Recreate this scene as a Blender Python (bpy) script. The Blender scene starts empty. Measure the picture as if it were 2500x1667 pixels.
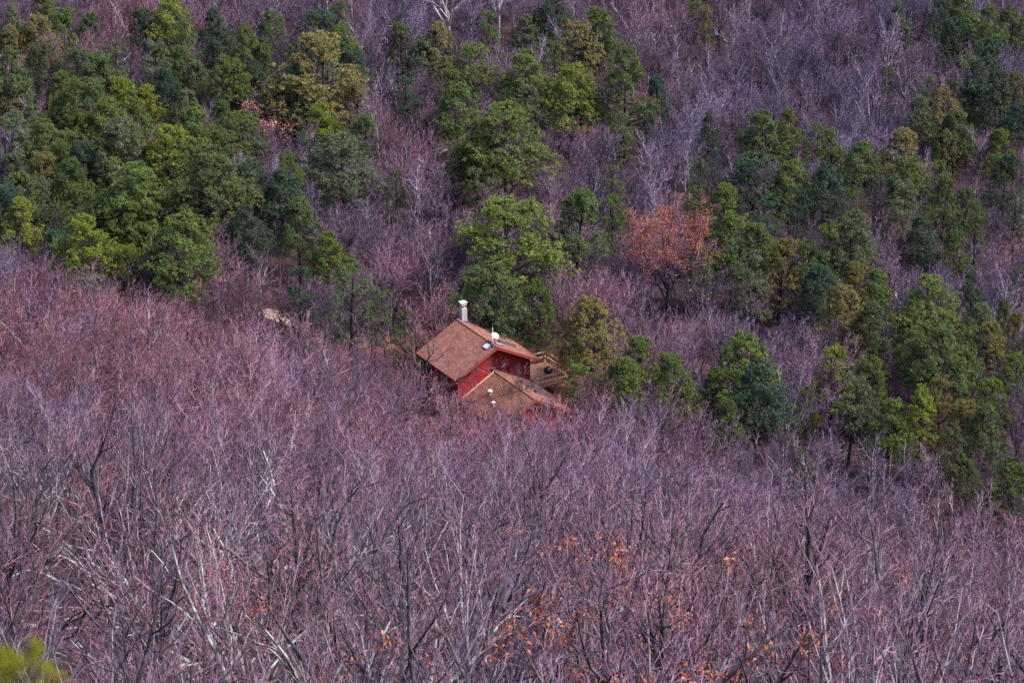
import bpy, math, random
import numpy as np
from mathutils import Vector, Matrix
R = math.radians
scene = bpy.context.scene
# ------------------------------------------------------------------ camera, sky, sun, exposure
HF, PITCH, CZ = R(17), R(25), 144.0
cam_d = bpy.data.cameras.new('camera'); cam = bpy.data.objects.new('camera', cam_d)
scene.collection.objects.link(cam); scene.camera = cam
cam.location = (0, 0, CZ); cam.rotation_euler = (R(90) - PITCH, 0, 0)
cam_d.sensor_width = 36; cam_d.lens = 18 / math.tan(HF / 2)
cam_d.clip_start = 0.5; cam_d.clip_end = 5000
cam_d.dof.use_dof = True; cam_d.dof.focus_distance = 320; cam_d.dof.aperture_fstop = 4.5
world = bpy.data.worlds.new('World'); scene.world = world; world.use_nodes = True
wn = world.node_tree; bg = wn.nodes['Background']
sky = wn.nodes.new('ShaderNodeTexSky'); sky.sky_type = 'NISHITA'; sky.sun_disc = False
sky.sun_elevation = R(51.5); sky.sun_rotation = R(104); sky.air_density = 1.0; sky.dust_density = 1.5
wn.links.new(sky.outputs[0], bg.inputs[0]); bg.inputs[1].default_value = 0.14
sun_d = bpy.data.lights.new('sun', 'SUN'); sun = bpy.data.objects.new('sun', sun_d); scene.collection.objects.link(sun)
sun_d.energy = 3.0; sun_d.angle = R(18); sun_d.color = (1.0, 0.93, 0.84)
TO_SUN = Vector((0.60, -0.15, 0.785))
sun.rotation_euler = TO_SUN.to_track_quat('Z', 'Y').to_euler()
scene.view_settings.view_transform = 'Standard'; scene.view_settings.look = 'None'
scene.view_settings.gamma = 1; scene.view_settings.exposure = 1.15
scene.cycles.max_bounces = 5; scene.cycles.diffuse_bounces = 3; scene.cycles.use_denoising = False; scene.cycles.sample_clamp_indirect = 2.0; scene.cycles.sample_clamp_direct = 6.0
scene.render.use_persistent_data = False

rng = np.random.default_rng(7); random.seed(7)
COL = scene.collection
def lin(r, g, b):
    c = lambda v: v / 12.92 if v <= .04045 else ((v + .055) / 1.055) ** 2.4
    return (c(r / 255), c(g / 255), c(b / 255), 1)

# ------------------------------------------------------------------ camera arithmetic used to survey positions
FPX = 1250 / math.tan(HF / 2)
def project(x, y, z):
    z = z - CZ
    d = y * math.cos(PITCH) - z * math.sin(PITCH); v = y * math.sin(PITCH) + z * math.cos(PITCH)
    return 1250 + FPX * x / d, 833.5 - FPX * v / d, d
def sight(px, py):
    a = (px - 1250) / FPX; b = (833.5 - py) / FPX
    d = np.array([a, math.cos(PITCH) + b * math.sin(PITCH), -math.sin(PITCH) + b * math.cos(PITCH)])
    return d / d[1]

# ------------------------------------------------------------------ terrain
PROF_Y = [-400, -60, 0, 5, 8, 9, 17, 40, 73, 110, 150, 200, 240, 265, 285, 298, 330, 400, 520, 800, 2500]
PROF_Z = [120, 139, 142.2, 140.4, 138.7, 134, 124, 109, 92, 73.5, 56, 33, 16.5, 6.5, 0.0, -1.5, -1.5, 0.5, 6, 30, 95]
def toe(x): return np.interp(x, [-70, -45, -22, -6, 10, 25, 45, 70], [-30, -22, -9, 0, 6, 22, 38, 45])
def ground(x, y):
    x = np.asarray(x, float); y = np.asarray(y, float)
    ye = y + toe(x) * np.clip((y - 90) / 130, 0, 1)
    z = np.interp(np.where(y < 330, np.minimum(ye, 330), y), PROF_Y, PROF_Z)
    n = 0.7 * np.sin(x * .11 + 1.3) * np.sin(y * .09 + .4) + 0.5 * np.sin(x * .23 - y * .17) + .3 * np.sin(x * .41 + y * .37 + 2)
    k = np.clip(np.hypot(x + 2, y - 298) / 14 - .6, 0, 1) * np.clip((y - 20) / 40, 0, 1)
    return z + n * k
def place_top(px, py, h, y0=None, y1=640):
    d = sight(px, py)
    if y0 is None: y0 = 288 - float(toe(d[0] * 280))
    ys = np.linspace(y0, y1, 3000)
    f = CZ + d[2] * ys - ground(d[0] * ys, ys) - h
    i = np.argmax(f < 0)
    y = ys[i] if f[i] < 0 else y1
    return d[0] * y, y

# ------------------------------------------------------------------ materials
def mat(name, col=(.5, .5, .5, 1), rough=.9, spec=.2):
    m = bpy.data.materials.new(name); m.use_nodes = True
    b = m.node_tree.nodes['Principled BSDF']; b.inputs['Base Color'].default_value = col
    b.inputs['Roughness'].default_value = rough; b.inputs['Specular IOR Level'].default_value = spec
    return m, m.node_tree.nodes, m.node_tree.links, b
def noise(n, l, scale, coord='Object', detail=4, rough=.55):
    t = n.new('ShaderNodeTexNoise'); t.inputs['Scale'].default_value = scale; t.inputs['Detail'].default_value = detail
    t.inputs['Roughness'].default_value = rough
    if coord == 'World':
        g = n.new('ShaderNodeNewGeometry'); l.new(g.outputs['Position'], t.inputs['Vector'])
    else:
        c = n.new('ShaderNodeTexCoord'); l.new(c.outputs[coord], t.inputs['Vector'])
    return t.outputs['Fac']
def ramp(n, l, src, stops):
    r = n.new('ShaderNodeValToRGB'); e = r.color_ramp.elements
    while len(e) < len(stops): e.new(.5)
    for k, (p, c) in enumerate(stops): e[k].position = p; e[k].color = c
    l.new(src, r.inputs[0]); return r.outputs[0]
def mix(n, l, fac, a, b, mode='MIX'):
    m = n.new('ShaderNodeMix'); m.data_type = 'RGBA'; m.blend_type = mode
    for s, v in ((m.inputs[0], fac), (m.inputs[6], a), (m.inputs[7], b)):
        if hasattr(v, 'is_linked') or hasattr(v, 'links'): l.new(v, s)
        else: s.default_value = v
    return m.outputs[2]
def rnd(n): return n.new('ShaderNodeObjectInfo').outputs['Random']

def twig_material():
    m, n, l, b = mat('twig_bark')
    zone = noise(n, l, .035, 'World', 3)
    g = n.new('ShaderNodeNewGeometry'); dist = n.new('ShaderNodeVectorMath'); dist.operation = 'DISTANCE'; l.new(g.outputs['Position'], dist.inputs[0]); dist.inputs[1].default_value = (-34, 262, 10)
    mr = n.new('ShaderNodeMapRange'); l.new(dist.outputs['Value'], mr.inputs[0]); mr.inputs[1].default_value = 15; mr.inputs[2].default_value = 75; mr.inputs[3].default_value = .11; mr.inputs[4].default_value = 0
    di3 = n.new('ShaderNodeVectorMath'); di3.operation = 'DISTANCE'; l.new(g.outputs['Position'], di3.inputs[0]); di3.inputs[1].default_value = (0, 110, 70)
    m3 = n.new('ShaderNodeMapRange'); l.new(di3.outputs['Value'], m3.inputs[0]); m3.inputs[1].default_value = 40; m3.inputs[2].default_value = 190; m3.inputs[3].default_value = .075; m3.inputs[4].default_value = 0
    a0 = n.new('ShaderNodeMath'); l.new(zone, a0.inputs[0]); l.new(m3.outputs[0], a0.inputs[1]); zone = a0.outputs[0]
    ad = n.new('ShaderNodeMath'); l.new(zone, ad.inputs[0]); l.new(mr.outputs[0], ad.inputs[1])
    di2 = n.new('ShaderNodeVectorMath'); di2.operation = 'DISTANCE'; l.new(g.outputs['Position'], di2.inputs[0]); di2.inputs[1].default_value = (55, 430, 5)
    m2 = n.new('ShaderNodeMapRange'); l.new(di2.outputs['Value'], m2.inputs[0]); m2.inputs[1].default_value = 30; m2.inputs[2].default_value = 140; m2.inputs[3].default_value = .14; m2.inputs[4].default_value = 0  # far upper right twigs painted bluer and darker in place of haze
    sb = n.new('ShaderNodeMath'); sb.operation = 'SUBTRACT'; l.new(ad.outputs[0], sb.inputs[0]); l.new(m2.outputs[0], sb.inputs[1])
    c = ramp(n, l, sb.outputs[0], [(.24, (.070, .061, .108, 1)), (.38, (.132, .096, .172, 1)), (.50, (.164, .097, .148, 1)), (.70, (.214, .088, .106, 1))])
    each = ramp(n, l, rnd(n), [(0, (.42, .44, .50, 1)), (.45, (.9, .9, .92, 1)), (1, (1.55, 1.42, 1.5, 1))])
    c = mix(n, l, 1.0, c, each, 'MULTIPLY')
    fine = ramp(n, l, noise(n, l, 3.0, 'World', 2), [(.35, (.7, .7, .75, 1)), (.7, (1.3, 1.25, 1.25, 1))])
    l.new(mix(n, l, 1.0, c, fine, 'MULTIPLY'), b.inputs['Base Color'])
    b.inputs['Roughness'].default_value = .6; b.inputs['Specular IOR Level'].default_value = .35
    return m
def bark_material(name, dark, pale, lo, hi, scale=3.0):
    m, n, l, b = mat(name)
    f = noise(n, l, scale, 'World', 5, .6)
    c = ramp(n, l, f, [(lo, dark), (hi, pale)])
    each = ramp(n, l, rnd(n), [(0, (.75, .75, .78, 1)), (1, (1.2, 1.2, 1.2, 1))])
    l.new(mix(n, l, 1.0, c, each, 'MULTIPLY'), b.inputs['Base Color'])
    return m
M = {}
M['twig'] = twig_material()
M['bark'] = bark_material('grey_bark', (.040, .032, .038, 1), (.16, .14, .16, 1), .42, .70)
M['silver_bark'] = bark_material('silver_bark', (.15, .125, .15, 1), (.40, .36, .40, 1), .38, .62)
M['lichen_bark'] = bark_material('lichen_bark', (.075, .062, .068, 1), (.41, .43, .41, 1), .45, .56, 1.8)
M['pale_bark'] = bark_material('pale_bark', (.26, .23, .25, 1), (.62, .58, .62, 1), .35, .65, 2.0)
M['pine_bark'] = bark_material('pine_bark', (.020, .017, .018, 1), (.075, .06, .058, 1), .4, .7, 4.0)
def needle_material():
    m, n, l, b = mat('pine_needles', rough=.55, spec=.3)
    oi = n.new('ShaderNodeObjectInfo')
    at = n.new('ShaderNodeAttribute'); at.attribute_name = 'tint'
    t = ramp(n, l, at.outputs['Fac'], [(0, (.55, .66, .80, 1)), (.55, (1, 1, 1, 1)), (1, (1.75, 1.42, .8, 1))])
    c = mix(n, l, 1.0, oi.outputs['Color'], t, 'MULTIPLY')
    l.new(c, b.inputs['Base Color'])
    return m
M['needle'] = needle_material()
def leaf_material(name, stops):
    m, n, l, b = mat(name, rough=.6, spec=.3)
    at = n.new('ShaderNodeAttribute'); at.attribute_name = 'tint'
    l.new(ramp(n, l, at.outputs['Fac'], stops), b.inputs['Base Color'])
    return m
M['rust_leaf'] = leaf_material('rust_leaves', [(0, (.10, .028, .018, 1)), (.5, (.36, .082, .036, 1)), (.85, (.45, .17, .09, 1)), (1, (.50, .27, .18, 1))])
M['dead_leaf'] = leaf_material('dead_oak_leaves', [(0, (.085, .024, .016, 1)), (.5, (.26, .068, .034, 1)), (.85, (.38, .145, .078, 1)), (1, (.50, .30, .20, 1))])
M['pink_leaf'] = leaf_material('faded_red_leaves', [(0, (.20, .06, .05, 1)), (.6, (.38, .13, .11, 1)), (1, (.70, .42, .38, 1))])
M['stray_leaf'] = leaf_material('stray_dead_leaves', [(0, (.22, .09, .06, 1)), (.5, (.32, .21, .19, 1)), (1, (.44, .37, .37, 1))])

def ground_material():
    m, n, l, b = mat('leaf_litter_soil')
    big = noise(n, l, .045, 'World', 4); fin = noise(n, l, 1.3, 'World', 8, .7)
    c = ramp(n, l, fin, [(.3, (.030, .021, .029, 1)), (.52, (.066, .040, .050, 1)), (.74, (.16, .088, .094, 1))])
    z = ramp(n, l, big, [(.35, (.75, .72, .85, 1)), (.65, (1.25, .95, .9, 1))])
    l.new(mix(n, l, 1.0, c, z, 'MULTIPLY'), b.inputs['Base Color'])
    return m
M['ground'] = ground_material()
def soil_material(name, a, bb, cc):
    m, n, l, b = mat(name)
    f = noise(n, l, .9, 'World', 8, .7)
    l.new(ramp(n, l, f, [(.3, a), (.55, bb), (.8, cc)]), b.inputs['Base Color']); return m
M['clay'] = soil_material('bare_clay_soil', (.11, .050, .040, 1), (.22, .095, .070, 1), (.36, .18, .135, 1))
M['gravel'] = soil_material('pale_gravel', (.20, .13, .13, 1), (.32, .21, .20, 1), (.46, .35, .34, 1))
def shingle_material():
    m, n, l, b = mat('brown_red_shingles', rough=.85)
    tc = n.new('ShaderNodeTexCoord')
    br = n.new('ShaderNodeTexBrick'); l.new(tc.outputs['Object'], br.inputs['Vector'])
    br.inputs['Scale'].default_value = 1; br.inputs['Brick Width'].default_value = .36; br.inputs['Row Height'].default_value = .22
    br.inputs['Mortar Size'].default_value = .018; br.inputs['Mortar Smooth'].default_value = .3; br.offset = .5
    br.inputs['Color1'].default_value = (.235, .100, .074, 1); br.inputs['Color2'].default_value = (.35, .165, .125, 1)
    br.inputs['Mortar'].default_value = (.07, .03, .025, 1); br.inputs['Bias'].default_value = -.2
    w = ramp(n, l, noise(n, l, .9, 'Object', 5), [(.3, (.78, .76, .80, 1)), (.7, (1.15, 1.12, 1.1, 1))])
    l.new(mix(n, l, 1.0, br.outputs['Color'], w, 'MULTIPLY'), b.inputs['Base Color'])
    return m
M['shingle'] = shingle_material()
def siding_material():
    m, n, l, b = mat('red_board_siding', rough=.7)
    tc = n.new('ShaderNodeTexCoord'); sp = n.new('ShaderNodeSeparateXYZ'); l.new(tc.outputs['Object'], sp.inputs[0])
    md = n.new('ShaderNodeMath'); md.operation = 'MULTIPLY'; md.inputs[1].default_value = 1 / .2; l.new(sp.outputs['Z'], md.inputs[0])
    fr = n.new('ShaderNodeMath'); fr.operation = 'FRACT'; l.new(md.outputs[0], fr.inputs[0])
    seam = ramp(n, l, fr.outputs[0], [(0, (.35, .35, .35, 1)), (.14, (.8, .8, .8, 1)), (.3, (1, 1, 1, 1))])
    w = ramp(n, l, noise(n, l, 1.2, 'Object', 5), [(.3, (.20, .018, .020, 1)), (.7, (.30, .032, .034, 1))])
    l.new(mix(n, l, 1.0, w, seam, 'MULTIPLY'), b.inputs['Base Color'])
    return m
M['ridge'] = mat('ridge_shingle', (.26, .11, .075, 1), .85)[0]
M['siding'] = siding_material()
M['trim'] = mat('red_trim', (.24, .045, .04, 1), .6)[0]
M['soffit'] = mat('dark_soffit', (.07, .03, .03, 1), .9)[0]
def stucco():
    m, n, l, b = mat('weathered_stucco')
    l.new(ramp(n, l, noise(n, l, 3, 'Object', 6, .7), [(.3, (.26, .24, .27, 1)), (.7, (.46, .43, .46, 1))]), b.inputs['Base Color']); return m
M['stucco'] = stucco()
M['concrete'] = mat('white_concrete', (.62, .57, .58, 1), .8)[0]
M['terracotta'] = mat('terracotta', (.48, .07, .04, 1), .7)[0]
M['white'] = mat('white_paint', (.74, .75, .70, 1), .5)[0]
M['panel'] = mat('dark_glass_panel', (.035, .03, .05, 1), .5, .2)[0]
M['panel_frame'] = mat('grey_metal', (.12, .11, .15, 1), .6, .3)[0]
M['pane'] = mat('pale_skylight_pane', (.50, .52, .60, 1), .4, .3)[0]
M['lumber'] = mat('fresh_lumber', (.62, .38, .27, 1), .8)[0]
M['deck'] = mat('deck_boards', (.33, .17, .12, 1), .8)[0]
M['black'] = mat('black_enamel', (.02, .02, .025, 1), .35, .5)[0]
M['window'] = mat('window_glass', (.02, .022, .03, 1), .08, .6)[0]

# ------------------------------------------------------------------ mesh helpers
def mesh_from(name, V, F, mats, mi=None, tint=None, smooth=False):
    V = np.asarray(V, np.float32).reshape(-1, 3); F = np.asarray(F, np.int32); k = F.shape[1]
    me = bpy.data.meshes.new(name)
    me.vertices.add(len(V)); me.vertices.foreach_set('co', V.ravel())
    me.loops.add(F.size); me.loops.foreach_set('vertex_index', F.ravel())
    me.polygons.add(len(F)); me.polygons.foreach_set('loop_start', np.arange(0, F.size, k, dtype=np.int32))
    if mi is not None: me.polygons.foreach_set('material_index', np.asarray(mi, np.int32))
    me.polygons.foreach_set('use_smooth', np.full(len(F), bool(smooth)))
    for m in mats: me.materials.append(m)
    if tint is not None:
        a = me.attributes.new('tint', 'FLOAT', 'POINT'); a.data.foreach_set('value', np.asarray(tint, np.float32))
    me.update(calc_edges=True); return me
class MB:                                           # gathers quads of one mesh
    def __init__(s): s.V = []; s.F = []; s.T = []; s.n = 0
    def add(s, V, F, tint=None):
        V = np.asarray(V, float).reshape(-1, 3); s.V.append(V); s.F.append(np.asarray(F, int) + s.n); s.n += len(V)
        s.T.append(np.zeros(len(V)) if tint is None else np.asarray(tint, float))
    def box(s, x0, x1, y0, y1, z0, z1):
        V = [(x, y, z) for z in (z0, z1) for y in (y0, y1) for x in (x0, x1)]
        s.add(V, [(0, 2, 3, 1), (4, 5, 7, 6), (0, 1, 5, 4), (2, 6, 7, 3), (0, 4, 6, 2), (1, 3, 7, 5)])
    def bar(s, a, b, w, h=None):
        h = h or w; a = Vector(a); b = Vector(b); d = (b - a).normalized()
        u = d.cross(Vector((0, 0, 1))); u = u.normalized() if u.length > 1e-3 else Vector((1, 0, 0)); v = u.cross(d)
        V = [p + u * (i * w / 2) + v * (j * h / 2) for p in (a, b) for i, j in ((-1, -1), (1, -1), (1, 1), (-1, 1))]
        s.add(V, [(0, 3, 2, 1), (4, 5, 6, 7), (0, 1, 5, 4), (1, 2, 6, 5), (2, 3, 7, 6), (3, 0, 4, 7)])
    def lathe(s, prof, c=(0, 0, 0), n=20, axis=(0, 0, 1)):
        q = Vector((0, 0, 1)).rotation_difference(Vector(axis).normalized()); V = []; F = []
        for r, z in prof:
            for k in range(n):
                p = q @ Vector((r * math.cos(2 * math.pi * k / n), r * math.sin(2 * math.pi * k / n), z)); V.append(Vector(c) + p)
        for i in range(len(prof) - 1):
            for k in range(n): F.append((i * n + k, i * n + (k + 1) % n, (i + 1) * n + (k + 1) % n, (i + 1) * n + k))
        s.add(V, F)
    def tubes(s, P, Rr, sides, tint=None):
        P = np.asarray(P, float); Rr = np.asarray(Rr, float); N, K, _ = P.shape
        T = np.gradient(P, axis=1); T /= np.linalg.norm(T, axis=2, keepdims=True) + 1e-9
        ref = np.where(np.abs(T[..., 2:3]) > .8, np.array([1., 0, 0]), np.array([0, 0, 1.]))
        ref = np.broadcast_to(ref[:, :1], T.shape)
        U = np.cross(T, ref); U /= np.linalg.norm(U, axis=2, keepdims=True) + 1e-9
        W = np.cross(T, U)
        a = np.arange(sides) * 2 * math.pi / sides
        V = P[:, :, None] + Rr[:, :, None, None] * (np.cos(a)[None, None, :, None] * U[:, :, None] + np.sin(a)[None, None, :, None] * W[:, :, None])
        i = np.arange(N)[:, None, None] * K * sides + np.arange(K - 1)[None, :, None] * sides; j = np.arange(sides)[None, None]; j2 = (j + 1) % sides
        F = np.stack([i + j, i + j2, i + sides + j2, i + sides + j], -1).reshape(-1, 4)
        s.add(V.reshape(-1, 3), F, None if tint is None else np.repeat(tint, K * sides))
    def quads(s, Q, tint):                          # Q (N,4,3)
        N = len(Q); s.add(Q.reshape(-1, 3), np.arange(N * 4).reshape(N, 4), np.repeat(tint, 4))
    def mesh(s, name, mats, tint=False, smooth=False):
        return mesh_from(name, np.concatenate(s.V), np.concatenate(s.F), mats, None, np.concatenate(s.T) if tint else None, smooth)
def new(name, data=None, parent=None, loc=None, rot=None):
    o = bpy.data.objects.new(name, data); COL.objects.link(o)
    if parent: o.parent = parent
    if loc is not None: o.location = loc
    if rot is not None: o.rotation_euler = rot
    return o
def tag(o, label=None, cat=None, group=None, kind=None):
    if label: o['label'] = label
    if cat: o['category'] = cat
    if group: o['group'] = group
    if kind: o['kind'] = kind
    return o

# ------------------------------------------------------------------ the ground
def sheet(xs, ys, dz=0.0):
    X, Y = np.meshgrid(xs, ys); Z = ground(X, Y) + dz
    nx, ny = len(xs), len(ys)
    i = np.arange(ny - 1)[:, None] * nx + np.arange(nx - 1)[None]
    F = np.stack([i, i + 1, i + nx + 1, i + nx], -1).reshape(-1, 4)
    return np.stack([X, Y, Z], -1).reshape(-1, 3), F
xs = np.concatenate([np.linspace(-1500, -130, 30), np.linspace(-120, 120, 161), np.linspace(130, 1500, 30)])
ys = np.concatenate([np.linspace(-400, -10, 20), np.linspace(0, 20, 14), np.linspace(22, 270, 125), np.linspace(272, 330, 60), np.linspace(334, 560, 80), np.linspace(600, 2500, 25)])
V, F = sheet(xs, ys)
tag(new('ground', mesh_from('ground', V, F, [M['ground']], smooth=True)), kind='structure')
def patch(name, cx, cy, rx, ry, rot, m, seed, dz):
    rr = np.random.default_rng(seed); n = 48; V = []; a = np.arange(n) * 2 * math.pi / n
    wob = 1 + .13 * np.sin(3 * a + rr.uniform(0, 6)) + .09 * np.sin(5 * a + rr.uniform(0, 6)) + .05 * np.sin(11 * a + rr.uniform(0, 6))
    F = []; rings = np.linspace(.02, 1, 9)
    for q in rings:
        x = q * wob * rx * np.cos(a); y = q * wob * ry * np.sin(a)
        X = cx + x * math.cos(rot) - y * math.sin(rot); Y = cy + x * math.sin(rot) + y * math.cos(rot)
        V.append(np.stack([X, Y, ground(X, Y) + dz], -1))
    for i in range(len(rings) - 1):
        for k in range(n): F.append((i * n + k, i * n + (k + 1) % n, (i + 1) * n + (k + 1) % n, (i + 1) * n + k))
    return tag(new(name, mesh_from(name, np.concatenate(V), F, [m], smooth=True)), kind='structure')
def gpt(px, py):
    d = sight(px, py); ys_ = np.linspace(200, 640, 4000); f = CZ + d[2] * ys_ - ground(d[0] * ys_, ys_); i = np.argmax(f < 0); return d[0] * ys_[i], ys_[i]
gx, gy = gpt(1180, 930)
patch('clearing', gx + .5, gy, 12.5, 13, 0, M['clay'], 3, .06)
gx2, gy2 = gpt(960, 985)
patch('dirt_path', gx2, gy2, 9.5, 1.5, R(-42), M['clay'], 5, .09)
gx3, gy3 = gpt(690, 775)
patch('gravel_patch', gx3, gy3, 2.0, 1.6, 0, M['gravel'], 9, .06)

# ------------------------------------------------------------------ the red cabin
HA = R(32); HX, HY, HZ = -5.32, 301.12, 5.99         # ridge's far end
UA = np.array([math.sin(HA), -math.cos(HA)]); WA = np.array([math.cos(HA), math.sin(HA)])
def build_cabin():
    G = -1.5; top = HZ - G                           # ridge height over the ground
    root = new('cabin', None, None, (HX, HY, G), (0, 0, HA - math.pi / 2))   # local x = along the ridge towards us, local y = to the right slope
    tag(root, 'red board cabin with brown-red shingled gable roofs in the forest clearing', 'cabin')
    L, aR, aL, sl = 7.4, 5.02, 4.65, .53
    def slope(name, x0, x1, z, a, side, parent, th=.16):
        # roof slab in its own plane: object X runs along the ridge, object Y down the slope
        ln = a * math.sqrt(1 + sl * sl); b = MB(); b.box(0, x1 - x0, 0, ln, -th, 0)
        o = new(name, b.mesh(name, [M['shingle']]), parent)
        ang = math.atan(sl)
        if side > 0:
            mtx = Matrix(((1, 0, 0), (0, math.cos(ang), math.sin(ang)), (0, -math.sin(ang), math.cos(ang)))).to_4x4()
        else:                                        # mirror by turning half a turn about z
            mtx = Matrix(((-1, 0, 0), (0, -math.cos(ang), -math.sin(ang)), (0, -math.sin(ang), math.cos(ang)))).to_4x4()
        o.matrix_local = Matrix.Translation((x0 if side > 0 else x1, 0, z)) @ mtx
        return o
    def rake(x, z, a, side, parent, w=.24):
        ang = math.atan(sl); ln = a * math.sqrt(1 + sl * sl)
        b = MB(); b.bar((x, 0, z - .17), (x, side * a, z - .17 - a * sl), .05, w)
        return new('rake_board', b.mesh('rake_board', [M['trim']]), parent)
    # main roof
    roof = slope('roof', 0, L, top, aR, 1, root); roof['label'] = 'sunlit right slope of the upper roof'
    rl = slope('roof', 0, L, top, aL, -1, root); rl['label'] = 'shaded left slope of the upper roof'
    for x in (L + .03, -.03):
        rake(x, top, aR, 1, root); rake(x, top, aL, -1, root)
    b = MB(); b.bar((0, aR + .02, top - aR * sl - .13), (L, aR + .02, top - aR * sl - .13), .04, .2); new('fascia', b.mesh('fascia', [M['trim']]), root)
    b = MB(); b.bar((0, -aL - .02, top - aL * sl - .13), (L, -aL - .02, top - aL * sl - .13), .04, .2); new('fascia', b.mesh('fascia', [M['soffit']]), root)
    b = MB(); b.bar((0, 0, top + .015), (L, 0, top - .01), .20, .06); new('ridge_cap', b.mesh('ridge_cap', [M['ridge']]), root)
    # walls: a prism with the gable profile; right half set back under a deep overhang
    def gable_wall(name, x0, x1, yl, yr, zt, z0=0.0):
        def zr(y): return zt - .2 - abs(y) * sl
        prof = [(yl, z0), (yr, z0), (yr, zr(yr)), (0, zr(0)), (yl, zr(yl))] if yl < 0 < yr else [(yl, z0), (yr, z0), (yr, zr(yr)), (yl, zr(yl))]
        me = bpy.data.meshes.new(name); n = len(prof)
        V = [(x0, y, z) for y, z in prof] + [(x1, y, z) for y, z in prof]
        F = [tuple(range(n - 1, -1, -1)), tuple(range(n, 2 * n))] + [(i, (i + 1) % n, n + (i + 1) % n, n + i) for i in range(n)]
        me.from_pydata(V, [], F); me.materials.append(M['siding']); me.update()
        return new(name, me, root)
    gable_wall('wall', .5, L - 1.35, -aL + .55, aR - .55, top)
    gable_wall('wall', L - 1.347, L - .45, -aL + .55, -.45, top)['label'] = 'red gable wall of the bay beside the recess'
    for y in (-aL + .55, aR - .55):
        b = MB(); x = (L - .45) if y < 0 else L - 1.35; b.box(x + .003, x + .05, y - .07, y + .07, 0, top - abs(y) * sl - .3); new('corner_board', b.mesh('corner_board', [M['trim']]), root)
    def window(x, y, z, w, h, axis):
        f = MB(); p = MB()
        if axis == 'y':
            s = -1 if y < 0 else 1
            f.box(x - w / 2 - .07, x + w / 2 + .07, *sorted((y, y + s * .05)), z - .07, z + h + .07); p.box(x - w / 2, x + w / 2, *sorted((y + s * .03, y + s * .06)), z, z + h)
        o = new('window', f.mesh('window', [M['white']]), root); new('pane', p.mesh('pane', [M['window']]), o)
    for x, z in ((1.6, 3.4), (4.4, 3.4), (2.8, 1.0)): window(x, -aL + .55, z, .9, 1.1, 'y')
    for x, z in ((1.8, 3.2), (4.2, 3.2)): window(x, aR - .55, z, 1.0, 1.2, 'y')
    # lower wing in front
    zt = top - 2.78; x0, x1, wl, wr = L - .44, L + 6.85, 4.0, 4.7
    w1 = slope('wing_roof', L - 1.34, x1, zt, wr, 1, root); w2 = slope('wing_roof', x0, x1, zt, wl, -1, root)
    w1['label'] = 'lit right slope of the lower wing roof with dark panels'; w2['label'] = 'left slope of the lower wing roof'
    rake(x1 + .03, zt, wr, 1, root); rake(x1 + .03, zt, wl, -1, root)
    gable_wall('wing_wall', x0, x1 - .5, -wl + .5, wr - .5, zt, -1.2)
    b = MB(); b.bar((x0, 0, zt + .015), (x1, 0, zt - .01), .20, .06); new('ridge_cap', b.mesh('ridge_cap', [M['ridge']]), root)
    b = MB(); b.bar((L - .42, -.1, zt - .02), (L - .42, -wl + .4, zt - .02 - (wl - .4) * sl), .05, .2); new('flashing', b.mesh('flashing', [M['lumber']]), root)
    # chimney at the far gable end
    ch = MB(); cx, cy = .1, .62; hw = .30; zb = top - 1.0; z1 = top + 1.12
    pr = [(hw, hw, zb), (hw, hw, z1 - .25), (hw * .94, hw * .94, z1 - .1), (hw * .78, hw * .78, z1)]
    V = []; F = []
    for a, c, z in pr: V += [(cx - a, cy - c, z), (cx + a, cy - c, z), (cx + a, cy + c, z), (cx - a, cy + c, z)]
    for i in range(len(pr) - 1):
        for k in range(4): F.append((i * 4 + k, i * 4 + (k + 1) % 4, i * 4 + 4 + (k + 1) % 4, i * 4 + 4 + k))
    F.append((12, 13, 14, 15)); ch.add(V, F)
    cho = new('chimney', ch.mesh('chimney', [M['stucco']]), root); cho['label'] = 'pale rendered chimney with white caps'
    b = MB(); b.lathe([(.18, z1 - .02), (.17, z1 + .3), (.0, z1 + .3)], (cx, cy, 0), 16); new('flue', b.mesh('flue', [M['terracotta']], smooth=False), cho)
    b = MB(); b.box(cx - .25, cx + .25, cy - .25, cy + .25, z1 + .25, z1 + .34); new('cap', b.mesh('cap', [M['concrete']]), cho)
    b = MB(); b.box(cx - .32, cx + .32, cy - .32, cy + .32, z1 + .50, z1 + .58)
    for i in (-1, 1):
        for j in (-1, 1): b.box(cx + i * .17 - .04, cx + i * .17 + .04, cy + j * .17 - .04, cy + j * .17 + .04, z1 + .342, z1 + .498)
    new('cap', b.mesh('cap', [M['concrete']]), cho)
    b = MB(); b.box(cx - .34, cx + .40, cy - .40, cy + .40, zb + .1, top - .2); new('flashing', b.mesh('flashing', [M['panel_frame']]), cho)
    # satellite dish and mast near the front of the ridge
    ds = MB(); q = Vector((.45, .1, .75)); c0 = Vector((L - 1.0, .35, top + .6))
    ds.lathe([(.0, .0), (.2, .02), (.33, .065), (.37, .095), (.35, .105), (.2, .045), (.0, .03)], c0, 24, q)
    do = new('dish', ds.mesh('dish', [M['white']], smooth=True), root); do['label'] = 'white satellite dish on the ridge'
    b = MB(); b.bar((L - 1.0, .35, top - .3), c0 - q.normalized() * .01, .06); b.bar(c0 + q.normalized() * .02, c0 + q.normalized() * .5 + Vector((0, .0, -.25)), .04); new('bracket', b.mesh('bracket', [M['panel_frame']]), do)
    b = MB(); b.lathe([(.04, -.3), (.04, 1.15), (0, 1.15)], (L - 1.75, .55, top), 10); new('vent_stack', b.mesh('vent_stack', [M['white']]), root)
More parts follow.
